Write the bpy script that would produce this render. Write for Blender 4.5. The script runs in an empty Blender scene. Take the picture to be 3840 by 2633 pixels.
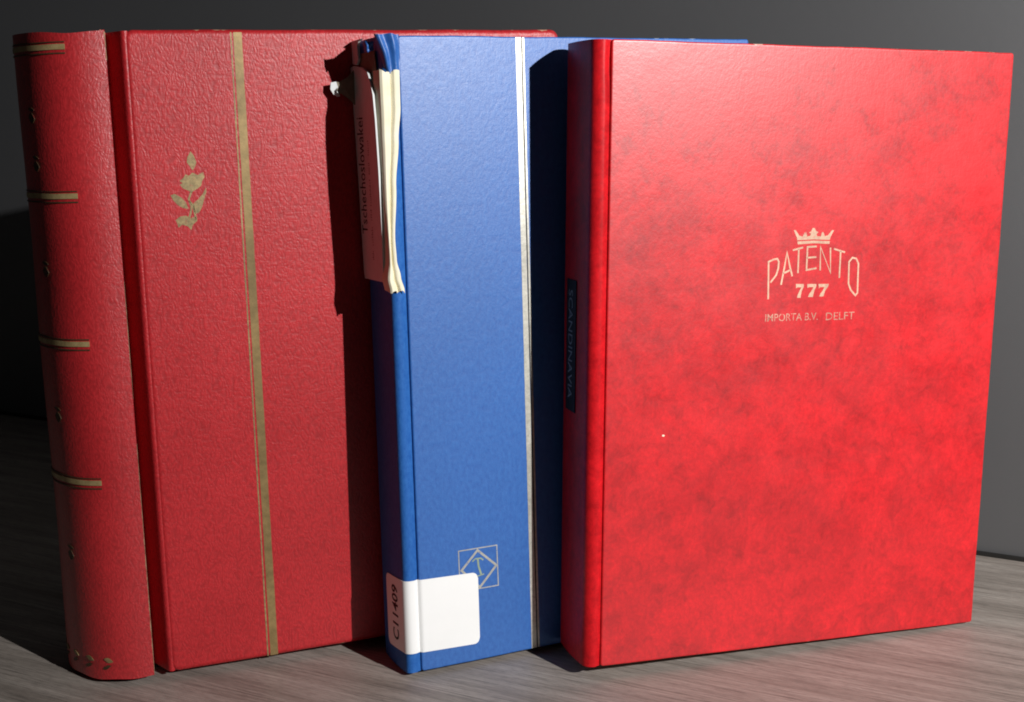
import bpy, bmesh, math, random
from mathutils import Vector, Matrix
random.seed(7)
scene = bpy.context.scene
col = scene.collection
PI = math.pi

# ---------------------------------------------------------------- camera
cam_d = bpy.data.cameras.new('camera')
cam_d.sensor_width = 36.0
cam_d.lens = 45.72
cam_d.clip_start = 0.01
cam_d.clip_end = 50
cam = bpy.data.objects.new('camera', cam_d)
cam.location = (0, 0, 0.29127)
cam.rotation_euler = (math.radians(90 - 11.782), 0, 0)
col.objects.link(cam)
scene.camera = cam

# ---------------------------------------------------------------- dim room light
world = bpy.data.worlds.new('World')
scene.world = world
world.use_nodes = True
bg = world.node_tree.nodes['Background']
bg.inputs[0].default_value = (0.92, 0.95, 1.0, 1)
bg.inputs[1].default_value = 0.011

# ---------------------------------------------------------------- the one hard lamp, about a metre away on the right in front
lpos = Vector((0.690, -0.14, 0.60))
ld = bpy.data.lights.new('lamp_light', 'SPOT')
ld.energy = 70
ld.color = (1.0, 0.98, 0.965)
ld.shadow_soft_size = 0.008
ld.spot_size = math.radians(80)
ld.spot_blend = 1.0
lamp = bpy.data.objects.new('lamp_light', ld)
lamp.location = lpos
target = Vector((0.22, 0.68, 0.32))
lamp.rotation_euler = (target - lpos).to_track_quat('-Z', 'Y').to_euler()
col.objects.link(lamp)

vs = scene.view_settings
vs.view_transform = 'Standard'
vs.look = 'None'
vs.exposure = 0.0
vs.gamma = 1.0
vs.use_curve_mapping = False
scene.render.engine = 'CYCLES'
scene.cycles.filter_width = 1.9

# ================================================================ materials
def nt(name):
    m = bpy.data.materials.new(name)
    m.use_nodes = True
    t = m.node_tree
    b = t.nodes['Principled BSDF']
    return m, t, b

def node(t, kind, **kw):
    n = t.nodes.new(kind)
    for k, v in kw.items():
        if k in n.inputs.keys():
            n.inputs[k].default_value = v
        else:
            setattr(n, k, v)
    return n

def coords(t, scale=(1, 1, 1), rot=(0, 0, 0)):
    tc = node(t, 'ShaderNodeTexCoord')
    mp = node(t, 'ShaderNodeMapping')
    mp.inputs['Scale'].default_value = scale
    mp.inputs['Rotation'].default_value = rot
    t.links.new(tc.outputs['Object'], mp.inputs['Vector'])
    return mp.outputs['Vector']

def noise(t, vec, scale, detail=4, rough=0.55, dist=0.0):
    n = node(t, 'ShaderNodeTexNoise')
    n.inputs['Scale'].default_value = scale
    n.inputs['Detail'].default_value = detail
    n.inputs['Roughness'].default_value = rough
    n.inputs['Distortion'].default_value = dist
    t.links.new(vec, n.inputs['Vector'])
    return n.outputs['Fac']

def ramp(t, fac, stops):
    r = node(t, 'ShaderNodeValToRGB')
    e = r.color_ramp.elements
    while len(e) < len(stops):
        e.new(0.5)
    for i, (p, c) in enumerate(stops):
        e[i].position = p
        e[i].color = (*c, 1) if len(c) == 3 else c
    t.links.new(fac, r.inputs['Fac'])
    return r.outputs['Color']

def g(v):
    return (v, v, v)

def mix(t, fac, a, b, mode='MIX'):
    m = node(t, 'ShaderNodeMix', data_type='RGBA', blend_type=mode)
    if isinstance(fac, (int, float)):
        m.inputs[0].default_value = fac
    else:
        t.links.new(fac, m.inputs[0])
    for i, s in ((6, a), (7, b)):
        if isinstance(s, tuple):
            m.inputs[i].default_value = (*s, 1)
        else:
            t.links.new(s, m.inputs[i])
    return m.outputs[2]

def math_n(t, op, a, b=None):
    m = node(t, 'ShaderNodeMath', operation=op)
    for i, s in enumerate((a, b)):
        if s is None:
            continue
        if isinstance(s, (int, float)):
            m.inputs[i].default_value = s
        else:
            t.links.new(s, m.inputs[i])
    return m.outputs[0]

def bump(t, b, height, strength, dist, prev=None):
    n = node(t, 'ShaderNodeBump')
    n.inputs['Strength'].default_value = strength
    n.inputs['Distance'].default_value = dist
    t.links.new(height, n.inputs['Height'])
    if prev:
        t.links.new(prev, n.inputs['Normal'])
    t.links.new(n.outputs['Normal'], b.inputs['Normal'])
    return n.outputs['Normal']

def edge_wear(t, color, height, wear_col, width=0.0016):
    """worn cloth along the head and tail of a cover (z = 0 and z = height)"""
    tc = node(t, 'ShaderNodeTexCoord')
    sp = node(t, 'ShaderNodeSeparateXYZ')
    t.links.new(tc.outputs['Object'], sp.inputs[0])
    mid = math_n(t, 'ABSOLUTE', math_n(t, 'SUBTRACT', sp.outputs['Z'], height / 2))
    d = math_n(t, 'SUBTRACT', height / 2, mid)
    n = noise(t, coords(t, (1, 1, 1)), 90, 3, 0.7)
    lim = math_n(t, 'MULTIPLY', math_n(t, 'SUBTRACT', n, 0.57), width * 7)
    f = math_n(t, 'LESS_THAN', d, lim)
    return mix(t, f, color, wear_col)

def leather_red(name, rough, spec):
    m, t, b = nt(name)
    v = coords(t)
    big = noise(t, v, 14, 4, 0.6)
    c = ramp(t, big, [(0.25, (0.39, 0.014, 0.018)), (0.75, (0.52, 0.022, 0.028))])
    vg = coords(t, (1.0, 1.0, 0.55), (0, 0.6, 0))
    vor = node(t, 'ShaderNodeTexVoronoi', feature='SMOOTH_F1')
    vor.inputs['Scale'].default_value = 1050
    vor.inputs['Smoothness'].default_value = 0.8
    dn = node(t, 'ShaderNodeTexNoise')
    dn.inputs['Scale'].default_value = 160
    t.links.new(vg, dn.inputs['Vector'])
    dv = node(t, 'ShaderNodeVectorMath', operation='SCALE')
    t.links.new(dn.outputs['Color'], dv.inputs[0])
    dv.inputs['Scale'].default_value = 0.006
    av = node(t, 'ShaderNodeVectorMath', operation='ADD')
    t.links.new(vg, av.inputs[0])
    t.links.new(dv.outputs[0], av.inputs[1])
    t.links.new(av.outputs[0], vor.inputs['Vector'])
    vc = coords(t, (0.55, 1.0, 1.9), (0, 0.65, 0))
    cre = noise(t, vc, 260, 6, 0.65, 0.8)
    speck = ramp(t, vor.outputs['Distance'], [(0.15, g(1.10)), (0.75, g(0.78))])
    c = mix(t, 1.0, c, speck, 'MULTIPLY')
    c = edge_wear(t, c, 0.3105, (0.56, 0.30, 0.20), 0.0010)
    t.links.new(c, b.inputs['Base Color'])
    b.inputs['Roughness'].default_value = rough
    b.inputs['Specular IOR Level'].default_value = spec
    n1 = bump(t, b, cre, 0.22, 0.0007)
    inv = math_n(t, 'SUBTRACT', 1.0, vor.outputs['Distance'])
    bump(t, b, inv, 0.28, 0.0004, n1)
    return m

def leatherette_mottled(name='mottled_bright_red_leatherette', spec=0.68):
    m, t, b = nt(name)
    v = coords(t, (1, 1, 1.1))
    big = noise(t, v, 21, 10, 0.78, 0.5)
    mid = noise(t, coords(t, (1, 1, 0.9), (0.2, 0.5, 0.1)), 110, 7, 0.76, 0.6)
    fine = noise(t, coords(t, (1, 1, 0.8)), 480, 3, 0.75)
    c = ramp(t, big, [(0.34, (0.46, 0.008, 0.013)), (0.47, (0.585, 0.010, 0.015)), (0.60, (0.70, 0.012, 0.018))])
    c = mix(t, 1.0, c, ramp(t, mid, [(0.3, g(0.66)), (0.5, g(0.98)), (0.7, g(1.12))]), 'MULTIPLY')
    c = mix(t, 1.0, c, ramp(t, fine, [(0.3, g(0.80)), (0.65, g(1.06))]), 'MULTIPLY')
    # brownish veins of the marbled print
    vein = noise(t, coords(t, (1, 1, 1), (0.3, 0.2, 0.5)), 46, 10, 0.82, 0.7)
    vm = ramp(t, vein, [(0.50, g(0.0)), (0.66, g(0.38))])
    c = mix(t, vm, c, (0.40, 0.010, 0.016))
    c = edge_wear(t, c, 0.3032, (0.75, 0.45, 0.36), 0.0006)
    t.links.new(c, b.inputs['Base Color'])
    sheen = noise(t, coords(t, (1, 1, 1.3), (0.1, 0.4, 0)), 30, 8, 0.75, 0.3)
    r = ramp(t, sheen, [(0.3, g(0.35)), (0.7, g(0.45))])
    t.links.new(r, b.inputs['Roughness'])
    b.inputs['Specular IOR Level'].default_value = spec
    n1 = bump(t, b, fine, 0.20, 0.00035)
    dents = noise(t, coords(t), 90, 5, 0.65)
    bump(t, b, dents, 0.07, 0.0008, n1)
    return m

def cloth_blue(name='blue_grained_paper', spec=0.64):
    m, t, b = nt(name)
    v = coords(t, (1, 1, 0.6))
    fine = noise(t, v, 520, 4, 0.75)
    big = noise(t, coords(t), 9, 4, 0.5)
    c = ramp(t, fine, [(0.3, (0.018, 0.098, 0.37)), (0.7, (0.036, 0.156, 0.475))])
    c = mix(t, 1.0, c, ramp(t, big, [(0.3, g(0.92)), (0.7, g(1.06))]), 'MULTIPLY')
    c = edge_wear(t, c, 0.3095, (0.45, 0.55, 0.72), 0.0007)
    t.links.new(c, b.inputs['Base Color'])
    r = ramp(t, noise(t, coords(t, (1, 1, 1.5)), 160, 5, 0.6), [(0.3, g(0.41)), (0.7, g(0.45))])
    t.links.new(r, b.inputs['Roughness'])
    b.inputs['Specular IOR Level'].default_value = spec
    bump(t, b, fine, 0.42, 0.00035)
    return m

def foil(name, c1, c2, metallic, rough, scale=260, under=None, worn=(0.62, 0.75)):
    m, t, b = nt(name)
    n = noise(t, coords(t), scale, 5, 0.7)
    c = ramp(t, n, [(0.3, c1), (0.7, c2)])
    tarn = noise(t, coords(t, (1, 1, 1), (0.7, 0.1, 0.3)), 26, 4, 0.6)
    c = mix(t, 1.0, c, ramp(t, tarn, [(0.35, g(0.72)), (0.65, g(1.12))]), 'MULTIPLY')
    if under:
        w = ramp(t, noise(t, coords(t, (1, 1, 1), (0.4, 0.2, 0.1)), scale * 1.6, 4, 0.7), [(worn[0], g(0)), (worn[1], g(1))])
        c = mix(t, w, c, under)
    t.links.new(c, b.inputs['Base Color'])
    b.inputs['Metallic'].default_value = metallic
    b.inputs['Roughness'].default_value = rough
    bump(t, b, n, 0.2, 0.0003)
    return m

def plain(name, c1, c2, rough=0.7, scale=120, bstr=0.15, bdist=0.0004, stretch=(1, 1, 1), spec=0.3):
    m, t, b = nt(name)
    n = noise(t, coords(t, stretch), scale, 5, 0.65)
    t.links.new(ramp(t, n, [(0.3, c1), (0.7, c2)]), b.inputs['Base Color'])
    b.inputs['Roughness'].default_value = rough
    b.inputs['Specular IOR Level'].default_value = spec
    bump(t, b, n, bstr, bdist)
    return m

def wood():
    m, t, b = nt('grey_brown_wood_laminate')
    rot = (0, 0, math.radians(25.2))
    base = coords(t, (1, 1, 1), rot)
    def along(sc):
        mp = node(t, 'ShaderNodeMapping')
        mp.inputs['Scale'].default_value = sc
        t.links.new(base, mp.inputs['Vector'])
        return mp.outputs['Vector']
    v1 = along((1.0, 15, 1))
    v2 = along((3.0, 105, 1))
    v3 = along((6, 30, 1))
    a = noise(t, v1, 7, 6, 0.6, 0.35)
    f = noise(t, v2, 7, 8, 0.8, 0.1)
    d = noise(t, v3, 30, 3, 0.6)
    c = ramp(t, a, [(0.28, (0.22, 0.19, 0.165)), (0.5, (0.31, 0.272, 0.24)), (0.72, (0.395, 0.352, 0.315))])
    c = mix(t, 1.0, c, ramp(t, f, [(0.34, g(0.34)), (0.46, g(0.90)), (0.64, g(1.28))]), 'MULTIPLY')
    c = mix(t, 1.0, c, ramp(t, d, [(0.3, g(0.80)), (0.55, g(1.04))]), 'MULTIPLY')
    t.links.new(c, b.inputs['Base Color'])
    b.inputs['Roughness'].default_value = 0.5
    b.inputs['Specular IOR Level'].default_value = 0.4
    bump(t, b, f, 0.12, 0.0004)
    return m

def wall_paint():
    m, t, b = nt('matt_dark_grey_wall')
    n = noise(t, coords(t), 160, 5, 0.6)
    big = noise(t, coords(t), 5, 3, 0.5)
    c = ramp(t, big, [(0.3, (0.044, 0.046, 0.050)), (0.7, (0.055, 0.057, 0.061))])
    t.links.new(c, b.inputs['Base Color'])
    b.inputs['Roughness'].default_value = 0.56
    b.inputs['Specular IOR Level'].default_value = 1.0
    b.inputs['IOR'].default_value = 1.8
    bump(t, b, n, 0.12, 0.0004)
    return m

M_RED1 = leather_red('grained_red_leatherette', 0.42, 0.45)
M_RED1S = leather_red('rubbed_red_leatherette', 0.40, 0.9)
M_RED3 = leatherette_mottled()
M_BLUE = cloth_blue()
M_RED3S = leatherette_mottled('mottled_red_spine_leatherette', 0.16)
M_BLUES = cloth_blue('blue_spine_paper', 0.12)
M_GOLD = foil('worn_gold_foil', (0.20, 0.14, 0.055), (0.34, 0.23, 0.095), 0.35, 0.45, 200)
M_GOLDW = foil('rubbed_gold_stamping', (0.16, 0.12, 0.055), (0.42, 0.31, 0.14), 0.25, 0.5, 420, (0.28, 0.05, 0.035), (0.56, 0.70))
M_GILT = foil('bright_gilt_band', (0.34, 0.25, 0.11), (0.54, 0.41, 0.20), 0.25, 0.42, 300, (0.30, 0.20, 0.09), (0.58, 0.75))
M_OLIVE = foil('darkened_gilt', (0.055, 0.032, 0.016), (0.10, 0.060, 0.028), 0.2, 0.5, 300, (0.20, 0.02, 0.02), (0.55, 0.7))
M_CREAM = foil('pale_gold_stamping', (0.60, 0.34, 0.24), (0.80, 0.55, 0.38), 0.1, 0.45, 520, (0.70, 0.08, 0.08), (0.56, 0.72))
M_CREAMF = foil('rubbed_pale_gold_stamping', (0.52, 0.27, 0.19), (0.70, 0.43, 0.31), 0.1, 0.5, 520, (0.68, 0.06, 0.06), (0.47, 0.62))
M_SILVER = foil('silver_foil', (0.50, 0.49, 0.42), (0.76, 0.74, 0.66), 0.45, 0.40, 420, (0.40, 0.40, 0.36), (0.58, 0.7))
M_LOGO = foil('faded_silver_stamping', (0.42, 0.44, 0.42), (0.62, 0.60, 0.52), 0.4, 0.45, 500, (0.05, 0.15, 0.5), (0.58, 0.72))
M_GREEN = foil('tarnished_silver_stamping', (0.30, 0.42, 0.30), (0.45, 0.52, 0.36), 0.3, 0.5, 500, (0.05, 0.15, 0.5), (0.6, 0.75))
M_PAGE = plain('album_page_edges', (0.50, 0.45, 0.36), (0.66, 0.60, 0.50), 0.8, 40, 0.3, 0.0006, (1, 30, 1))
M_LINING = plain('cream_paper_lining', (0.80, 0.74, 0.54), (0.88, 0.83, 0.66), 0.75, 90, 0.2, 0.0006)
M_BOARD = plain('grey_brown_binders_board', (0.16, 0.14, 0.10), (0.24, 0.21, 0.15), 0.85, 200)
M_CARD = plain('off_white_card_label', (0.64, 0.67, 0.66), (0.72, 0.76, 0.75), 0.7, 130)
M_STICK = plain('white_sticker_paper', (0.88, 0.89, 0.88), (0.92, 0.93, 0.92), 0.55, 30, 0.05, 0.0003)
M_INK = plain('black_ink', (0.012, 0.011, 0.012), (0.02, 0.018, 0.018), 0.6, 200)
M_INKF = plain('faded_brown_ink', (0.16, 0.10, 0.09), (0.22, 0.15, 0.13), 0.7, 300)
M_TAPE = plain('black_embossing_tape', (0.010, 0.010, 0.010), (0.015, 0.015, 0.015), 0.6, 100, spec=0.15)
M_TAPEL = plain('whitened_embossed_letters', (0.16, 0.16, 0.155), (0.28, 0.28, 0.27), 0.6, 300)
M_WOOD = wood()
M_WALL = wall_paint()
M_SEAM_SHADE = plain('painted_seam_shadow', (0.012, 0.011, 0.010), (0.02, 0.018, 0.016), 0.8, 100)

# ================================================================ mesh helpers (local units: millimetres)
MM = 0.001

def make(name, verts, faces, mat, parent=None, smooth=True, angle=38):
    me = bpy.data.meshes.new(name)
    me.from_pydata([(x * MM, y * MM, z * MM) for x, y, z in verts], [], faces)
    bm = bmesh.new()
    bm.from_mesh(me)
    bmesh.ops.recalc_face_normals(bm, faces=bm.faces)
    bm.to_mesh(me)
    bm.free()
    if smooth:
        me.polygons.foreach_set('use_smooth', [True] * len(me.polygons))
        me.set_sharp_from_angle(angle=math.radians(angle))
    me.materials.append(mat)
    o = bpy.data.objects.new(name, me)
    col.objects.link(o)
    if parent:
        o.parent = parent
    return o

def book_root(name, origin, yaw, lean, tw, label, cat):
    cy, sy = math.cos(yaw), math.sin(yaw)
    u = Vector((cy, sy, 0))
    w0 = Vector((-sy, cy, 0))
    z = Vector((0, 0, 1))
    v = z * math.cos(lean) + w0 * math.sin(lean)
    w = w0 * math.cos(lean) - z * math.sin(lean)
    u2 = u * math.cos(tw) + v * math.sin(tw)
    v2 = v * math.cos(tw) - u * math.sin(tw)
    e = bpy.data.objects.new(name, None)
    e.empty_display_size = 0.03
    mt = Matrix((u2, w, v2)).transposed().to_4x4()
    mt.translation = Vector(origin)
    e.matrix_world = mt
    e['label'] = label
    e['category'] = cat
    col.objects.link(e)
    return e

def rounded_outline(x0, x1, z0, z1, r, inset, seg=6, nx=30, nz=40):
    """closed outline of a rounded rectangle, inset; always the same vertex count"""
    pts = []
    rr = max(r - inset, 0.05)
    cs = [(x1 - r, z0 + r, -PI / 2), (x1 - r, z1 - r, 0), (x0 + r, z1 - r, PI / 2), (x0 + r, z0 + r, PI)]
    n_edge = [nz, nx, nz, nx]
    for i, (cx, cz, a0) in enumerate(cs):
        arc = [(cx + rr * math.cos(a0 + PI / 2 * k / seg), cz + rr * math.sin(a0 + PI / 2 * k / seg)) for k in range(seg + 1)]
        pts += arc
        nxt = cs[(i + 1) % 4]
        ex, ez = nxt[0] + rr * math.cos(nxt[2]), nxt[1] + rr * math.sin(nxt[2])
        lx, lz = arc[-1]
        for k in range(1, n_edge[i]):
            f = k / n_edge[i]
            pts.append((lx + (ex - lx) * f, lz + (ez - lz) * f))
    return pts

def board(name, x0, x1, z0, z1, y0, y1, corner, edge, mat, parent, wob=0.0, seg=4, puff=0.0, flip=False):
    """a cover board standing in the xz plane, rounded corners and rolled edges; y0 is its outer face"""
    prof = []
    h = y1 - y0
    er = min(edge, h * 0.49)
    prof.append((er * 0.6, y1))
    prof.append((0.0, y1 - er * 0.6))
    for k in range(seg + 1):
        a = PI / 2 * k / seg
        prof.append((edge * (1 - math.cos(a)), y0 + er * (1 - math.sin(a))))
    prof.append((edge + 0.5, y0))
    prof.append((edge + 1.2, y0))
    if puff:
        for f in (0.35, 0.7, 1.0):
            prof.append((edge + 9 * f, y0 - puff * f))
    rnd = random.Random(hash(name) % 1000 + int(x1))
    verts, faces = [], []
    base = None
    ph = [rnd.uniform(0, 6.28) for _ in range(6)]
    for ins, y in prof:
        o = rounded_outline(x0, x1, z0, z1, corner, ins)
        for (x, z) in o:
            dz = wob * (math.sin(x * 0.11 + ph[0]) + 0.6 * math.sin(x * 0.37 + ph[1]) + 0.4 * math.sin(x * 0.9 + ph[4])) * (1 if z > (z0 + z1) / 2 else -0.6)
            dx = wob * 0.8 * (math.sin(z * 0.09 + ph[2]) + 0.6 * math.sin(z * 0.31 + ph[3])) if x > (x0 + x1) / 2 else 0
            verts.append((x + dx, y, z + dz))
        base = len(o)
    for j in range(len(prof) - 1):
        for i in range(base):
            a, b2 = j * base + i, j * base + (i + 1) % base
            faces.append((a, b2, b2 + base, a + base))
    faces.append(tuple(range(base)))
    last = (len(prof) - 1) * base
    faces.append(tuple(last + i for i in range(base)))
    return make(name, verts, faces, mat, parent)

def shell(name, path, thick, lo, hi, rows, mat, parent, warp=None, side=1, angle=50):
    """a bent sheet: an open path in xy, extruded in z; lo/hi give the ends at path index i"""
    n = len(path)
    nor = []
    for i in range(n):
        a = Vector(path[max(i - 1, 0)])
        b2 = Vector(path[min(i + 1, n - 1)])
        d = (b2 - a).normalized()
        nor.append(Vector((-d.y, d.x)) * side)
    verts, faces = [], []
    for layer in (0, 1):
        for j in range(rows + 1):
            f = j / rows
            for i in range(n):
                x, y = path[i]
                x += nor[i].x * thick * layer
                y += nor[i].y * thick * layer
                zl, zh = lo(i / (n - 1)), hi(i / (n - 1))
                z = zl + (zh - zl) * f
                if warp:
                    x, y, z = warp(i / (n - 1), f, x, y, z)
                verts.append((x, y, z))
    L = (rows + 1) * n
    idx = lambda l, j, i: l * L + j * n + i
    for j in range(rows):
        for i in range(n - 1):
            faces.append((idx(0, j, i), idx(0, j, i + 1), idx(0, j + 1, i + 1), idx(0, j + 1, i)))
            faces.append((idx(1, j, i), idx(1, j + 1, i), idx(1, j + 1, i + 1), idx(1, j, i + 1)))
    for i in range(n - 1):
        faces.append((idx(0, 0, i), idx(1, 0, i), idx(1, 0, i + 1), idx(0, 0, i + 1)))
        faces.append((idx(0, rows, i), idx(0, rows, i + 1), idx(1, rows, i + 1), idx(1, rows, i)))
    for j in range(rows):
        faces.append((idx(0, j, 0), idx(0, j + 1, 0), idx(1, j + 1, 0), idx(1, j, 0)))
        faces.append((idx(0, j, n - 1), idx(1, j, n - 1), idx(1, j + 1, n - 1), idx(0, j + 1, n - 1)))
    return make(name, verts, faces, mat, parent, angle=angle)

def prism_multi(name, polys, y0, y1, mat, parent):
    """flat shapes on the front cover: polygons in xz given a small thickness"""
    verts, faces = [], []
    for poly in polys:
        s = len(verts)
        n = len(poly)
        verts += [(x, y0, z) for x, z in poly] + [(x, y1, z) for x, z in poly]
        faces.append(tuple(s + i for i in range(n)))
        faces.append(tuple(s + n + i for i in reversed(range(n))))
        for i in range(n):
            k = (i + 1) % n
            faces.append((s + i, s + k, s + n + k, s + n + i))
    return make(name, verts, faces, mat, parent, smooth=False)

def stroke(pts, w):
    """outline polygon of a pen stroke along pts"""
    closed = len(pts) > 2 and (Vector(pts[0]) - Vector(pts[-1])).length < 1e-4
    P = [Vector(p) for p in pts]
    n = len(P)
    L, R = [], []
    for i in range(n):
        if closed:
            a, c = P[(i - 1) % (n - 1)], P[(i + 1) % (n - 1)] if i < n - 1 else P[1]
            if i == 0 or i == n - 1:
                a = P[n - 2]
                c = P[1]
        else:
            a, c = P[max(i - 1, 0)], P[min(i + 1, n - 1)]
        d1 = (P[i] - a).normalized() if (P[i] - a).length > 1e-6 else (c - P[i]).normalized()
        d2 = (c - P[i]).normalized() if (c - P[i]).length > 1e-6 else d1
        t = (d1 + d2)
        t = t.normalized() if t.length > 1e-4 else d1
        nrm = Vector((-t.y, t.x))
        k = min(1.0 / max(abs(nrm.dot(Vector((-d1.y, d1.x)))), 0.35), 2.2)
        L.append(P[i] + nrm * w / 2 * k)
        R.append(P[i] - nrm * w / 2 * k)
    out = []
    for i in range(n - 1):
        out.append([tuple(L[i]), tuple(R[i]), tuple(R[i + 1]), tuple(L[i + 1])])
    return out

def text_mesh(body, size, spacing=1.0, xscale=1.0, offset=0.0, res=3):
    """vertices and faces (2D, millimetres) of a line of type, from the built-in font"""
    cu = bpy.data.curves.new('type', 'FONT')
    cu.body = body
    cu.size = size
    cu.space_character = spacing
    cu.offset = offset
    cu.resolution_u = res
    o = bpy.data.objects.new('type', cu)
    col.objects.link(o)
    dg = bpy.context.evaluated_depsgraph_get()
    me = bpy.data.meshes.new_from_object(o.evaluated_get(dg))
    vs2 = [(v.co.x * xscale, v.co.y) for v in me.vertices]
    fs = [tuple(p.vertices) for p in me.polygons]
    bpy.data.objects.remove(o)
    bpy.data.curves.remove(cu)
    bpy.data.meshes.remove(me)
    return vs2, fs

def text_fit(body, width, height, **kw):
    v, f = text_mesh(body, 10.0, **kw)
    x0 = min(p[0] for p in v); x1 = max(p[0] for p in v)
    y0 = min(p[1] for p in v); y1 = max(p[1] for p in v)
    return [((x - x0) / (x1 - x0) * width, (y - y0) / (y1 - y0) * height) for x, y in v], f

def page_block(x0, x1, z0, z1, y0, y1, parent, n=26):
    """the stiff album leaves, seen as a ridged block"""
    verts, faces = [], []
    prof = []
    for k in range(n):
        a = y0 + (y1 - y0) * k / n
        b2 = y0 + (y1 - y0) * (k + 1) / n
        j = random.uniform(0, 0.7)
        prof += [(j, a + 0.05), (j, b2 - 0.25), (j + 1.1, b2 - 0.15), (j + 1.1, b2)]
    m = len(prof)
    for ins, y in prof:
        verts += [(x0, y, z0 + ins), (x1 - ins, y, z0 + ins), (x1 - ins, y, z1 - ins), (x0, y, z1 - ins)]
    for k in range(m - 1):
        for i in range(4):
            a, b2 = k * 4 + i, k * 4 + (i + 1) % 4
            faces.append((a, b2, b2 + 4, a + 4))
    faces.append((0, 1, 2, 3))
    faces.append(tuple((m - 1) * 4 + i for i in range(4)))
    return make('page_block', verts, faces, M_PAGE, parent, smooth=False)

# ================================================================ the setting
def slab(name, quad, z0, z1, mat, bev=0.0):
    bm = bmesh.new()
    lo = [bm.verts.new((x, y, z0)) for x, y in quad]
    hi = [bm.verts.new((x, y, z1)) for x, y in quad]
    bm.faces.new(lo[::-1])
    bm.faces.new(hi)
    for i in range(4):
        k = (i + 1) % 4
        bm.faces.new((lo[i], lo[k], hi[k], hi[i]))
    bmesh.ops.recalc_face_normals(bm, faces=bm.faces)
    if bev:
        bmesh.ops.bevel(bm, geom=[e for e in bm.edges], offset=bev, segments=2, affect='EDGES')
    me = bpy.data.meshes.new(name)
    bm.to_mesh(me)
    bm.free()
    me.materials.append(mat)
    o = bpy.data.objects.new(name, me)
    o['kind'] = 'structure'
    col.objects.link(o)
    return o

WP = Vector((0.2942, 0.7725))
WD = Vector((0.905, -0.425)).normalized()
WN = Vector((-WD.y, WD.x))            # away from the camera
def wl(s, d):
    p = WP + WD * s + WN * d
    return (p.x, p.y)
tt = slab('table_top', [wl(-1.6, -0.0006), wl(0.9, -0.0006), (1.1, -0.6), (-1.3, -0.6)], -0.03, 0.0, M_WOOD, 0.0008)
tt['label'] = 'grey-brown wood-grain table top under the three albums'
sm = slab('seam_shadow_strip', [wl(-1.58, -0.0004), wl(0.88, -0.0004), wl(0.88, -0.0034), wl(-1.58, -0.0034)], 0.0003, 0.0022, M_SEAM_SHADE)  # near-black strip added to paint the shade of the gap at the wall foot
sm['label'] = 'thin dark strip painting the shadow gap where the table top meets the wall'
bw = slab('wall', [wl(-1.62, 0.05), wl(0.92, 0.05), wl(0.92, 0.0), wl(-1.62, 0.0)], -0.0302, 1.0, M_WALL)
bw['label'] = 'plain dark grey wall behind the albums'

# ================================================================ album 1: thick padded red album, round spine
H1, W1, T1 = 310.5, 222.8, 70.0
b1 = book_root('stamp_album', (-0.17658, 0.5959, 0.00312), 0.36414, 0.03298, 0.01342,
               'thick padded dark red album with round gilt-banded spine, leftmost of the three', 'album')
BX = 38.5
def ell(th, off=0.0):
    """round spine: th = 0 at the front shoulder, pi at the back shoulder"""
    a, b = BX + off, T1 / 2 + off
    e = 1.1
    s, c = math.sin(th), math.cos(th)
    sg = 1 if c > 0 else -1
    x = -a * (abs(s) ** e)
    swell = 3.3 * math.sin(PI * min(1.0, -x / (a * 0.99)) ** 1.5)       # the padded spine swells past the boards
    return (x, T1 / 2 - (b * (abs(c) ** e) + swell) * sg)
jt = [(10.2, 0.9), (9.2, 0.25), (8.0, 0.4), (7.2, 1.2), (6.5, 2.6), (5.2, 5.8), (3.7, 9.8), (2.4, 13.2), (1.6, 14.6), (0.9, 14.2), (0.5, 11.0), (0.35, 2.9), (0.3, 1.6)]
N = 40
sp = [(0.25, 1.4), (0.2, 0.6)] + [ell(PI * k / N) for k in range(N + 1)] + [(0.2, T1 - 0.6), (0.25, T1 - 1.4)]
def sag_hi(s):
    return H1 - 0.35 - 1.1 * math.exp(-((s - 0.18) / 0.07) ** 2) + 0.6 * math.exp(-((s - 0.03) / 0.02) ** 2) - (0.8 if s > 0.5 else 0)
def spine_warp(s, f, x, y, z):
    k = 0.25 * math.sin(z * 0.045 + 1.0) * math.sin(PI * s)
    return (x - k, y, z)
shell('spine', sp, 2.0, lambda s: 0.3 + 0.3 * math.sin(s * 40), sag_hi, 60, M_RED1S, b1, spine_warp, side=-1)
shell('joint', jt, 1.6, lambda s: 0.7, lambda s: H1 - 0.5, 12, M_RED1, b1, None, side=-1)
shell('joint', [(x, T1 - y) for x, y in jt], 1.6, lambda s: 0.7, lambda s: H1 - 0.5, 12, M_RED1, b1, None, side=1)
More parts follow.
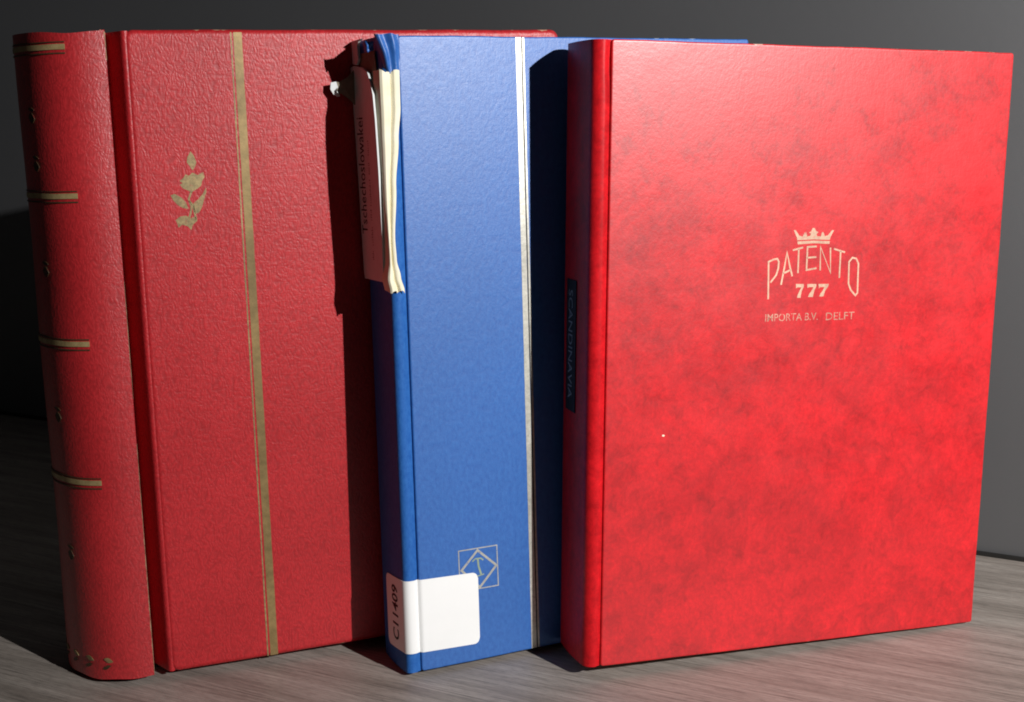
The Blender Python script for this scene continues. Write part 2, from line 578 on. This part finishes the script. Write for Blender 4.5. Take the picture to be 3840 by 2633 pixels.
# bare board fibres where the leatherette has cracked along the hinge
rw = random.Random(21)
M_FIBRE = plain('tan_board_fibre', (0.30, 0.13, 0.08), (0.58, 0.38, 0.24), 0.85, 260)
for za, zb, wmax in ((0.8, 118, 0.55), (297, 309.6, 0.6), (140, 196, 0.25)):
    n_ = int((zb - za) / 1.3)
    prof_ = [(wmax * (0.25 + 0.75 * rw.random()) * math.sin(PI * min(1, (k + 0.5) / n_ * (6 if wmax > 0.3 else 3)) / 2 if k < n_ / 6 else PI / 2) * (0.2 + 0.8 * abs(math.sin(k * 0.37 + za)))) for k in range(n_ + 1)]
    if za > 1 and zb < 300:
        prof_ = [p * math.sin(PI * k / n_) for k, p in enumerate(prof_)]
    elif za < 1:
        prof_ = [p * (1 - 0.85 * k / n_) for k, p in enumerate(prof_)]
    zs = [za + (zb - za) * k / n_ for k in range(n_ + 1)]
    poly = [(0.18 - p * 0.9 - 0.03, z) for p, z in zip(prof_, zs)] + [(0.22 + p * 0.15, z) for p, z in reversed(list(zip(prof_, zs)))]
    prism_multi('cracked_hinge_edge', [poly], -0.08, 0.7, M_FIBRE, b1)
def padded(name, flip):
    y0, y1 = (0.0, 9.0) if not flip else (T1, T1 - 9.0)
    if not flip:
        return board(name, 8.2, W1, 0.0, H1, 0.0, 14.2, 4.5, 2.4, M_RED1, b1, 0.10, 5)
    o = board(name, 8.2, W1, 0.0, H1, 0.0, 14.2, 4.5, 2.4, M_RED1, b1, 0.10, 5)
    for v in o.data.vertices:
        v.co.y = T1 * MM - v.co.y
    o.data.flip_normals()
    return o
fc1 = padded('front_cover', False)
padded('back_cover', True)
page_block(2.0, W1 - 5, 4.0, H1 - 4, 16.8, T1 - 16.8, b1, 30)

# gilt line down the front cover, with a blind-tooled line on its left
def wavy(x0, x1, z0, z1, n, amp, seed):
    r = random.Random(seed)
    L = [(x0 + r.uniform(-amp, amp), z0 + (z1 - z0) * k / n) for k in range(n + 1)]
    Rr = [(x1 + r.uniform(-amp, amp), z1 - (z1 - z0) * k / n) for k in range(n + 1)]
    return L + Rr
def skew(poly, x_top, x_bot, h):
    return [(x + x_bot + (x_top - x_bot) * z / h, z) for x, z in poly]
prism_multi('gilt_line', [skew(wavy(0, 3.9, 0.6, H1 - 1.2, 50, 0.06, 3), 57.7, 57.5, H1)], -0.10, 0.5, M_GOLD, fc1)
prism_multi('tooled_line', [skew(wavy(0, 0.7, 0.6, H1 - 1.2, 40, 0.05, 4), 56.2, 55.9, H1)], -0.07, 0.5, M_GOLDW, fc1)
flower = [[(34.55, 255.05), (35.97, 253.08), (36.97, 249.9), (36.33, 248.18), (34.98, 246.13), (33.74, 248.27), (32.48, 250.07), (32.99, 252.49)],
          [(34.75, 245.26), (37.09, 243.94), (39.78, 245.24), (40.34, 243.1), (38.98, 241.05), (38.49, 238.95), (36.66, 237.62), (34.85, 236.64), (33.74, 235.64), (32.6, 236.74), (30.09, 237.91), (28.66, 239.73), (29.92, 240.55), (28.61, 241.48), (30.43, 242.8), (31.58, 244.51), (33.08, 243.75)],
          [(24.03, 235.02), (25.96, 235.64), (29.11, 233.74), (31.01, 231.18), (31.85, 228.32), (29.46, 228.79), (27.14, 230.31), (25.23, 232.51)],
          [(40.52, 237.98), (40.74, 236.03), (39.46, 232.55), (38.16, 228.72), (36.6, 226.31), (34.99, 225.86), (33.93, 228.21), (34.47, 231.02), (36.68, 232.68), (38.93, 235.05)],
          [(25.62, 223.33), (27.81, 224.99), (30.6, 225.2), (32.6, 224.03), (35.08, 224.61), (35.65, 222.63), (33.43, 220.79), (32.56, 218.35), (30.95, 220.22), (28.57, 221.05), (26.75, 219.73), (26.21, 221.89)]]
for s_ in ([(33.59, 236.0), (32.34, 232.88), (33.31, 229.31), (32.77, 226.5), (31.91, 224.07)], [(32.46, 232.17), (34.05, 229.98), (34.78, 225.34), (35.16, 223.19)]):
    flower += stroke(s_, 0.9)
fl = prism_multi('flower_emblem', flower, -0.10, 0.5, M_GOLDW, fc1)
fl['label'] = 'small gold stamped flower with two leaves'

# gilt bands round the spine
def spine_band(name, z0, z1, th0, th1, mat, off=0.10, dent=0.0):
    path = [ell(th0 + (th1 - th0) * k / 26, off) for k in range(27)]
    path = [(x - 0.25 * math.sin(z0 * 0.045 + 1.0) * math.sin(PI * (2 + N * (th0 + (th1 - th0) * k / 26) / PI) / (N + 4)), y) for k, (x, y) in enumerate(path)]
    return shell(name, path, 0.35, lambda s: z0 + dent * math.sin(s * 30), lambda s: z1 + dent * math.sin(s * 23 + 1), 1, mat, b1)
TH0 = 0.50
for zc in (303.2, 236.4, 167.5, 100.2):
    spine_band('gilt_band', zc - 1.2, zc + 1.2, TH0, PI - TH0, M_GILT, 0.10, 0.06)
    spine_band('gilt_rule', zc - 3.1, zc - 2.5, TH0, PI - TH0, M_OLIVE, 0.10, 0.04)
    spine_band('gilt_rule', zc + 1.9, zc + 2.4, TH0, PI - TH0, M_OLIVE, 0.10, 0.04)
def spine_leaf(name, zc, h_, th0, th1, mat, lean_=0.0):
    path = [ell(th0 + (th1 - th0) * k / 12, 0.10) for k in range(13)]
    path = [(x - 0.25 * math.sin(zc * 0.045 + 1.0) * math.sin(PI * (2 + N * (th0 + (th1 - th0) * k / 12) / PI) / (N + 4)), y) for k, (x, y) in enumerate(path)]
    return shell(name, path, 0.3, lambda s: zc + lean_ * (s - 0.5) - h_ * math.sin(PI * s) - 0.1, lambda s: zc + lean_ * (s - 0.5) + h_ * math.sin(PI * s) + 0.1, 1, mat, b1)
for q_ in range(8):
    t0 = 0.54 + q_ * 0.27
    spine_leaf('gilt_leaf', 10.4, 1.1, t0, t0 + 0.12, M_GOLDW, 1.4)
    spine_leaf('gilt_leaf', 6.8, 0.9, t0 + 0.03, t0 + 0.14, M_OLIVE, -1.6)
for zc in (272, 250, 201, 131, 62):
    for sg in (-1, 1):
        for dz, hh in ((0, 2.4), (4.0, 0.8)):
            a0 = PI / 2 + sg * 0.50
            spine_leaf('gilt_fleuron', zc + dz, hh, a0 - 0.06, a0 + 0.06, M_OLIVE, 0.8)

# ================================================================ albums 2 and 3: flat-backed case bindings
def case_path(t, r, joint, depth, edge):
    """outer path of spine and joints from front hinge round to back hinge"""
    fr = [(joint + edge, depth + 0.4), (joint + 0.8, depth + 0.35), (joint, depth), (joint - 1.2, depth * 0.55), (joint - 2.2, depth * 0.12), (r + 0.4, 0.0)]
    arc = []
    for k in range(9):
        a = PI / 2 * k / 8
        arc.append((r - r * math.sin(a), r - r * math.cos(a)))
    half = fr + arc
    fl_ = [(-0.7 * math.sin(PI * k / 8), r + (t - 2 * r) * k / 8) for k in range(1, 8)]
    back = [(x, t - y) for x, y in reversed(half)]
    return half + fl_ + back

# ---- album 2: blue
H2, W2, T2 = 309.5, 203.0, 34.6
b2 = book_root('stamp_album', (-0.05167, 0.5988, 0.00236), 0.43954, 0.05418, 0.0030,
               'blue album with torn spine, white sticker and silver stripe, in the middle', 'album')
path2 = case_path(T2, 3.2, 7.2, 1.3, 1.6)
n2 = len(path2)
shell('spine', path2, 1.2, lambda s: 0.2, lambda s: H2 - 0.3, 60, M_BLUES, b2, None, side=-1)
fc2 = board('front_cover', 7.6, W2, 0.0, H2, 0.0, 2.9, 1.6, 0.8, M_BLUE, b2, 0.10)
bc2 = board('back_cover', 7.6, W2, 0.0, H2, 0.0, 2.9, 1.6, 0.8, M_BLUE, b2, 0.10)
for v in bc2.data.vertices:
    v.co.y = T2 * MM - v.co.y
bc2.data.flip_normals()
page_block(1.6, W2 - 4, 3.0, H2 - 3, 3.2, T2 - 3.2, b2, 20)
prism_multi('silver_stripe', [skew(wavy(0, 2.9, 0.4, H2 - 0.4, 60, 0.05, 5), 67.7, 68.4, H2)], -0.08, 0.4, M_SILVER, fc2)
prism_multi('silver_stripe', [skew(wavy(0, 1.0, 0.4, H2 - 0.4, 60, 0.04, 6), 71.3, 72.0, H2)], -0.08, 0.4, M_SILVER, fc2)
prism_multi('stripe_rule', [skew(wavy(0, 0.6, 0.4, H2 - 0.4, 30, 0.02, 8), 70.68, 71.38, H2)], -0.04, 0.4, M_INK, fc2)
# emblem: square with a diamond and a small tower in it
emb = []
for s_ in ([(29.3, 58.86), (50.25, 58.78), (50.5, 37.66), (29.5, 37.7), (29.3, 58.86)],):
    emb += stroke(s_, 0.55)
prism_multi('emblem_square', emb, -0.07, 0.4, M_LOGO, fc2)
dia = stroke([(39.6, 57.8), (49.7, 48.4), (40.3, 38.3), (30.6, 48.6), (39.6, 57.8)], 1.15)
prism_multi('emblem_diamond', dia, -0.075, 0.4, M_LOGO, fc2)
tow = stroke([(36.6, 52.3), (38.2, 53.5), (41.2, 53.4), (42.6, 52.2)], 0.7) + stroke([(39.6, 53.2), (39.9, 49.5), (41.3, 44.6)], 1.0) + stroke([(38.8, 44.2), (42.8, 44.9)], 0.6)
prism_multi('emblem_tower', tow, -0.072, 0.4, M_GREEN, fc2)

# white sticker wrapped round the spine: follows cover, joint and spine
def wrap_path(u_end, w_end, off):
    P = [(u_end - (u_end - 9.4) * k / 10, -off) for k in range(11)] + [(8.6, -off + 0.05), (8.0, 0.25)]
    src = [p for p in path2[2:n2 // 2 + 4]]
    for i, (x, y) in enumerate(path2):
        if i < 2:
            continue
        if y > w_end:
            break
        a = Vector(path2[max(i - 1, 0)]); c = Vector(path2[min(i + 1, n2 - 1)])
        d = (c - a).normalized()
        nn = Vector((-d.y, d.x))
        P.append((x + nn.x * off, y + nn.y * off))
    P.append((-0.7 - off, w_end))
    # resample evenly
    cum = [0.0]
    for i in range(1, len(P)):
        cum.append(cum[-1] + (Vector(P[i]) - Vector(P[i - 1])).length)
    out = []
    K = 90
    for k in range(K + 1):
        s = cum[-1] * k / K
        for i in range(1, len(P)):
            if cum[i] >= s - 1e-9:
                f = (s - cum[i - 1]) / max(cum[i] - cum[i - 1], 1e-9)
                out.append((P[i - 1][0] + (P[i][0] - P[i - 1][0]) * f, P[i - 1][1] + (P[i][1] - P[i - 1][1]) * f))
                break
    return out, cum[-1]
wp_, wlen = wrap_path(39.3, 23.4, 0.22)
def corner_in(s):
    d = min(s, 1 - s) * wlen
    r = 3.2
    return r - math.sqrt(max(r * r - (r - d) ** 2, 0)) if d < r else 0.0
tilt = lambda s: 1.3 * min(s / 0.6, 1.0) - (1.2 * max(s - 0.7, 0) / 0.3)
st = shell('sticker', wp_, 0.18, lambda s: 9.0 + tilt(s) + corner_in(s), lambda s: 46.5 + tilt(s) - corner_in(s), 8, M_STICK, b2, None, side=1)
st['label'] = 'white rounded sticker wrapped round the foot of the spine'

def spine_text(name, body, width, height, zbase, ybase, xfun, mat, parent, up=True, **kw):
    vs2, fs = text_fit(body, width, height, **kw)
    verts = []
    for x, y in vs2:
        yy = ybase + y if up else ybase - y
        zz = zbase + x if up else zbase - x
        verts.append((xfun(yy, zz), yy, zz))
    return make(name, verts, fs, mat, parent, smooth=False)
spine_text('sticker_number', 'C11409', 28.5, 7.4, 14.5, 8.2, lambda y, z: -0.7 * math.sin(PI * max(0, min(1, (y - 3.2) / 28.2))) - 0.50, M_INK, st, offset=0.16)

# exposed cream lining where the spine cloth has torn away along the joint
def interp(tab, v):
    for (a, fa), (b, fb) in zip(tab, tab[1:]):
        if a <= v <= b:
            f = (v - a) / (b - a)
            f = f * f * (3 - 2 * f)
            return fa + (fb - fa) * f
    return tab[0][1] if v < tab[0][0] else tab[-1][1]
UR = [(191, 5.6), (198, 3.9), (206, 2.2), (216, 1.8), (240, 3.3), (262, 5.4), (277, 6.9), (293, 7.1)]
UL = [(191, -2.0), (197, -3.0), (205, -2.0), (240, -2.8), (270, -3.2), (293, -3.4)]
VAL = [(191, 0.42), (205, 0.5), (240, 0.44), (293, 0.40)]
def lining():
    verts, faces = [], []
    nu, nv = 22, 70
    for layer in (0, 1):
        for j in range(nv + 1):
            v = 191 + 102 * j / nv
            ur, ul = interp(UR, v), interp(UL, v)
            for i in range(nu + 1):
                f = i / nu
                x = ur + (ul - ur) * f
                val = interp(VAL, v)
                fold = 1.4 * max(0, 1 - abs(f - val) / 0.13) - 0.5 * max(0, 1 - abs(f - 0.2) / 0.2) - 0.4 * max(0, 1 - abs(f - 0.8) / 0.2)
                y = -1.9 + fold + 5.5 * max(0, f - 0.80) ** 1.2 * 5 * 0.4
                if f > 0.93:
                    y += (f - 0.93) * 70
                y += 0.10 * math.sin(v * 0.13 + f * 3)
                z = v
                if j == 0:
                    z += 1.3 * abs(math.sin(f * 7.3)) - 1.0 + 0.5 * ((i * 37) % 5) / 5
                if j == nv:
                    z += 0.6 * math.sin(f * 7.0 + 1) + 0.6 * ((i * 29) % 7) / 7
                verts.append((x, y + 0.3 * layer, z))
    n = nu + 1
    L = (nv + 1) * n
    for j in range(nv):
        for i in range(nu):
            a = j * n + i
            faces.append((a, a + 1, a + 1 + n, a + n))
            faces.append((L + a, L + a + n, L + a + 1 + n, L + a + 1))
    for i in range(nu):
        faces.append((i, L + i, L + i + 1, i + 1))
        a = nv * n + i
        faces.append((a, a + 1, L + a + 1, L + a))
    for j in range(nv):
        a = j * n
        faces.append((a, a + n, L + a + n, L + a))
        a = j * n + nu
        faces.append((a, L + a, L + a + n, a + n))
    return make('torn_lining', verts, faces, M_LINING, b2, angle=20)
ln = lining()
ln['label'] = 'folded cream lining strip showing in the torn joint'

# dark binder's board of the opened spine behind the torn edge
def card(name, poly, x_fun, thick, mat, parent, sub=10):
    """a bent piece of card standing along the spine: poly in (y, z)"""
    bm = bmesh.new()
    vsb = [bm.verts.new((0, y * MM, z * MM)) for y, z in poly]
    f = bm.faces.new(vsb)
    for k in range(1, sub):
        ys = [p[1] for p in poly]
        zc = min(ys) + (max(ys) - min(ys)) * k / sub
        bmesh.ops.bisect_plane(bm, geom=bm.verts[:] + bm.edges[:] + bm.faces[:], plane_co=(0, 0, zc * MM), plane_no=(0, 0, 1))
    ys = [p[0] for p in poly]
    for k in range(1, 8):
        yc = min(ys) + (max(ys) - min(ys)) * k / 8
        bmesh.ops.bisect_plane(bm, geom=bm.verts[:] + bm.edges[:] + bm.faces[:], plane_co=(0, yc * MM, 0), plane_no=(0, 1, 0))
    ret = bmesh.ops.extrude_face_region(bm, geom=bm.faces[:])
    new = [e for e in ret['geom'] if isinstance(e, bmesh.types.BMVert)]
    newset = set(new)
    for v in bm.verts:
        y, z = v.co.y / MM, v.co.z / MM
        x = x_fun(y, z) - (thick if v in newset else 0)
        v.co.x = x * MM
    bmesh.ops.recalc_face_normals(bm, faces=bm.faces)
    me = bpy.data.meshes.new(name)
    bm.to_mesh(me)
    bm.free()
    me.polygons.foreach_set('use_smooth', [True] * len(me.polygons))
    me.set_sharp_from_angle(angle=math.radians(40))
    me.materials.append(mat)
    o = bpy.data.objects.new(name, me)
    col.objects.link(o)
    o.parent = parent
    return o
ex = card('exposed_board', [(6, 281), (28, 281), (30, 296), (29.5, 303), (8, 303), (6.0, 290)], lambda y, z: -0.75 - 0.3 * math.sin(PI * (y - 3) / 29), 0.35, M_BOARD, b2)

def label_x(y, z):
    up = max(0.0, (z - 196) / 100)
    return -1.0 - (0.9 + 2.7 * up) * max(0, min(1, (26 - y) / 26)) - 1.8 * up * max(0, (y - 26) / 9)
lab_poly = [(33.8, 194.8), (34.8, 198), (35.0, 240), (35.6, 280), (36.0, 296.8), (33, 297.6), (24, 296.2), (12, 293.6), (8.0, 290.0), (4.6, 286.0), (2.6, 282.5), (1.2, 271), (1.0, 248), (2.2, 220), (4.4, 197), (5.5, 195.2)]
lab = card('spine_label', lab_poly, label_x, 0.9, M_CARD, b2, 24)
lab['label'] = 'lifting off-white card label with black lettering'
lx = lambda y, z: label_x(y, z) - 0.9 - 0.08
spine_text('label_lettering', 'Tschechoslowakei', 56.0, 6.8, 217.0, 26.3, lx, M_INK, lab, res=2)
for k, (za, zb, yy) in enumerate([(205, 209, 17.5), (212, 221, 17.4), (224, 229, 17.6), (231, 243, 17.3), (246, 252, 17.5), (255, 262, 17.6)]):
    pts = []
    zz = za
    verts, faces = [], []
    while zz < zb:
        hgt = random.choice((1.3, 1.9, 1.2, 2.2))
        s = len(verts)
        for (dy, dz) in ((0, 0), (hgt, 0), (hgt, 0.45), (0, 0.45)):
            verts.append((lx(yy + dy, zz + dz), yy + dy, zz + dz))
        faces.append((s, s + 1, s + 2, s + 3))
        zz += random.choice((0.9, 1.1, 1.3))
    make('label_small_print', verts, faces, M_INKF, lab, smooth=False)
rem = card('torn_spine_board', [(22.2, 309.6), (25.5, 308.6), (27.7, 306.6), (27.2, 303.0), (27.0, 300.5), (29.5, 297.8), (34.6, 298.6), (34.8, 309.3)], lambda y, z: -1.4 - 0.05 * (y - 22), 1.2, M_CARD, b2, 6)
rem['label'] = 'torn scrap of card left at the head of the spine'

# crumpled blue cloth curling over the head of the torn joint
def crumple(name, ul, ur, nfold, amp, z0, z1, y0, seed, mat, parent, taper):
    r = random.Random(seed)
    ph = r.uniform(0, 6.28)
    verts, faces = [], []
    nu, nv = 30, 18
    for layer in (0, 1):
        for j in range(nv + 1):
            g_ = j / nv
            a, b = ul + taper[0] * (1 - g_), ur + taper[1] * (1 - g_)
            for i in range(nu + 1):
                f = i / nu
                x = b + (a - b) * f
                y = y0 - amp * (0.5 + 0.5 * math.sin(nfold * 6.28 * f + ph + 0.9 * math.sin(g_ * 3.0))) * min(1.0, 0.12 + 1.5 * g_)
                y += 4.5 * max(0, f - 0.72) ** 2 * 8 - 0.25 * math.sin(g_ * 8 + f * 5)
                z = z0 + (z1 - z0) * g_ + (0.5 * ((i * 31) % 7) / 7 + 0.6 * math.sin(f * 5 + ph) if j == 0 else 0) + 0.25 * math.sin(f * 9 + ph) * g_
                verts.append((x, y + 0.4 * layer, z))
    n = nu + 1
    L = (nv + 1) * n
    for j in range(nv):
        for i in range(nu):
            a = j * n + i
            faces.append((a, a + 1, a + 1 + n, a + n))
            faces.append((L + a, L + a + n, L + a + 1 + n, L + a + 1))
    for i in range(nu):
        faces.append((i, L + i, L + i + 1, i + 1))
        a = nv * n + i
        faces.append((a, a + 1, L + a + 1, L + a))
    for j in range(nv):
        a = j * n
        faces.append((a, a + n, L + a + n, L + a))
        a = j * n + nu
        faces.append((a, L + a, L + a + n, a + n))
    return make(name, verts, faces, mat, parent, angle=70)
crumple('torn_cloth', -4.0, 7.6, 1.7, 2.2, 291.0, 309.9, -0.9, 5, M_BLUE, b2, (6.0, 0.2))
crumple('torn_cloth', -6.5, -2.4, 1.0, 0.8, 302.5, 307.0, 6.0, 14, M_BLUE, b2, (0.6, -0.2))
# ragged shred of cloth standing off the back edge of the spine
def shred():
    out = [(-2.0, 33.0, 297.0), (-6.5, 32.6, 292.5), (-11.0, 32.3, 290.2), (-15.4, 32.2, 289.6), (-16.0, 32.4, 287.0), (-13.6, 32.8, 283.6), (-10.0, 33.0, 284.6), (-6.0, 33.4, 282.0), (-2.0, 33.6, 278.0)]
    n = len(out)
    verts = [(x, y, z) for x, y, z in out] + [(x, y + 0.6, z) for x, y, z in out]
    faces = [tuple(range(n)), tuple(n + i for i in reversed(range(n)))]
    for i in range(n):
        k = (i + 1) % n
        faces.append((i, k, n + k, n + i))
    o = make('torn_shred', verts, faces, M_BOARD, b2, smooth=False)
    tip = [(-15.6, 31.4, 289.8), (-13.0, 31.0, 290.2), (-12.2, 31.0, 287.6), (-12.9, 31.2, 286.2), (-11.2, 31.3, 283.4), (-12.4, 31.6, 283.0), (-14.4, 31.6, 284.2), (-15.9, 31.5, 286.6)]
    n = len(tip)
    verts = tip + [(x, y + 0.5, z) for x, y, z in tip]
    faces = [tuple(range(n)), tuple(n + i for i in reversed(range(n)))]
    for i in range(n):
        k = (i + 1) % n
        faces.append((i, k, n + k, n + i))
    make('shred_tip', verts, faces, M_CARD, o, smooth=False)
    return o
shred()

# ---- album 3: bright red, front right
H3, W3, T3 = 303.2, 226.8, 39.4
b3 = book_root('stamp_album', (0.03507, 0.59592, 0.00685), 0.30681, 0.03728, -0.02262,
               'bright mottled red album stamped with a crown and PATENTO 777, in front on the right', 'album')
path3 = case_path(T3, 5.2, 8.4, 1.1, 1.4)
def warp3(s, f, x, y, z):
    # the joint is pinched deeper at the head
    k = math.exp(-((f - 0.965) / 0.03) ** 2) + 0.5 * math.exp(-((f - 0.01) / 0.02) ** 2)
    if s < 0.16:
        y += 0.9 * k * math.exp(-((x - 7.6) / 1.5) ** 2)
    return (x, y, z)
shell('spine', path3, 1.6, lambda s: 0.2, lambda s: H3 - 0.2, 70, M_RED3S, b3, warp3, side=-1)
fc3 = board('front_cover', 8.6, W3, 0.0, H3, 0.0, 2.8, 1.5, 0.7, M_RED3, b3, 0.09)
bc3 = board('back_cover', 8.6, W3, 0.0, H3, 0.0, 2.8, 1.5, 0.7, M_RED3, b3, 0.09)
for v in bc3.data.vertices:
    v.co.y = T3 * MM - v.co.y
bc3.data.flip_normals()
page_block(2.0, W3 - 4, 3.0, H3 - 3, 3.1, T3 - 3.1, b3, 22)
LET = [
    [[(93.49, 180.96), (92.87, 199.45), (95.57, 200.55), (97.62, 200.84), (98.48, 199.34), (98.31, 196.05), (97.31, 192.77), (94.26, 189.13)]],
    [[(100.22, 187.95), (101.73, 196.8), (102.77, 203.99), (104.47, 197.57), (106.23, 192.07)], [(101.2, 193.51), (105.28, 195.28)]],
    [[(105.87, 204.88), (111.56, 206.19)], [(109.18, 205.53), (109.32, 193.53)]],
    [[(119.15, 206.56), (114.02, 206.39), (114.0, 194.96), (119.59, 195.76)], [(113.97, 201.02), (119.2, 201.34)]],
    [[(121.67, 194.63), (121.28, 206.28), (127.55, 193.33), (126.86, 205.85)]],
    [[(128.87, 205.23), (135.24, 203.37)], [(132.73, 204.17), (132.74, 190.61)]],
    [[(139.6, 200.62), (137.81, 198.56), (138.16, 187.62), (139.6, 184.42), (142.41, 181.59), (143.54, 182.83), (143.23, 197.61), (141.78, 200.16), (139.6, 200.62)]]]
for strokes in LET:
    polys = []
    for s_ in strokes:
        polys += stroke(s_, 0.88)
    prism_multi('letter', polys, -0.09, 0.4, M_CREAM, fc3)
crown = [(108.6, 207.72), (107.73, 211.31), (105.93, 214.74), (107.09, 214.72), (109.07, 212.11), (110.96, 211.47), (112.02, 213.51), (112.95, 213.5), (113.51, 211.64), (115.13, 211.82), (115.54, 213.05), (114.35, 213.4), (115.7, 214.29), (116.33, 215.72), (117.5, 215.7), (118.27, 214.25), (119.71, 213.62), (118.6, 212.6), (119.12, 211.56), (121.23, 211.53), (121.59, 213.59), (122.52, 213.58), (123.34, 211.5), (125.19, 212.1), (127.17, 214.55), (128.36, 214.46), (126.65, 211.25), (126.2, 209.7), (117.4, 210.1), (108.2, 209.8)]
band = [(108.2, 209.2), (117.4, 209.5), (126.3, 209.1), (126.12, 207.7), (117.41, 208.2), (108.5, 207.7)]
prism_multi('crown_emblem', [crown, band], -0.09, 0.4, M_CREAM, fc3)
sevens = [[(108.42, 188.16), (112.87, 188.04), (112.93, 186.79), (111.88, 184.53), (111.51, 182.45), (111.44, 181.2), (109.47, 181.25), (109.64, 182.5), (110.7, 184.77), (111.55, 186.41), (109.44, 186.47), (108.68, 185.86)],
          [(114.74, 188.0), (119.91, 187.87), (119.97, 186.82), (118.91, 184.55), (118.28, 181.42), (115.64, 181.5), (116.05, 182.74), (117.71, 185.0), (118.35, 186.36), (115.76, 186.43), (115.08, 185.9)],
          [(121.09, 187.84), (127.01, 187.77), (126.61, 186.44), (125.06, 184.38), (124.27, 181.59), (121.91, 181.53), (122.31, 182.78), (123.85, 184.83), (124.48, 186.29), (122.36, 186.26), (121.44, 185.74)]]
for p in sevens:
    prism_multi('digit', [p], -0.09, 0.4, M_CREAM, fc3)
for body, x0, x1, z0, z1 in (('IMPORTA B.V.', 92.3, 121.6, 169.8, 173.6), ('DELFT', 126.2, 142.5, 169.5, 173.3)):
    vs2, fs = text_fit(body, x1 - x0, z1 - z0, offset=0.02)
    make('maker_lettering', [(x0 + x, -0.09, z0 + y) for x, y in vs2], fs, M_CREAMF, fc3, smooth=False)
# chipped speck in the covering
prism_multi('chip', [[(38.7, 115.1), (39.6, 114.9), (40.1, 115.5), (39.4, 116.0), (38.6, 115.8)]], -0.06, 0.3, M_LINING, fc3)

# embossed tape on the spine
def tape_x(y, z):
    return -0.7 * math.sin(PI * max(0, min(1, (y - 5.2) / (T3 - 10.4)))) - 0.12
tp = card('label_tape', [(16.2, 125.5), (30.0, 125.5), (30.0, 190.5), (16.2, 190.5)], lambda y, z: tape_x(y, z), 0.35, M_TAPE, b3, 4)
tp['label'] = 'black embossed label tape with worn white letters'
spine_text('tape_lettering', 'SCANDINAVIA', 54.0, 6.0, 185.5, 26.2, lambda y, z: tape_x(y, z) - 0.35 - 0.12, M_TAPEL, tp, up=False)

# added warp: right-hand album slightly wider at the head, for outline and shadow edge
for ch in [o for o in bpy.data.objects if o.parent and (o.parent == b3 or o.parent.parent == b3) and o.type == 'MESH']:
    for v in ch.data.vertices:
        k = (v.co.z - 0.1516) / 0.1516
        v.co.x = 0.1134 + (v.co.x - 0.1134) * (1 + 0.0062 * k)
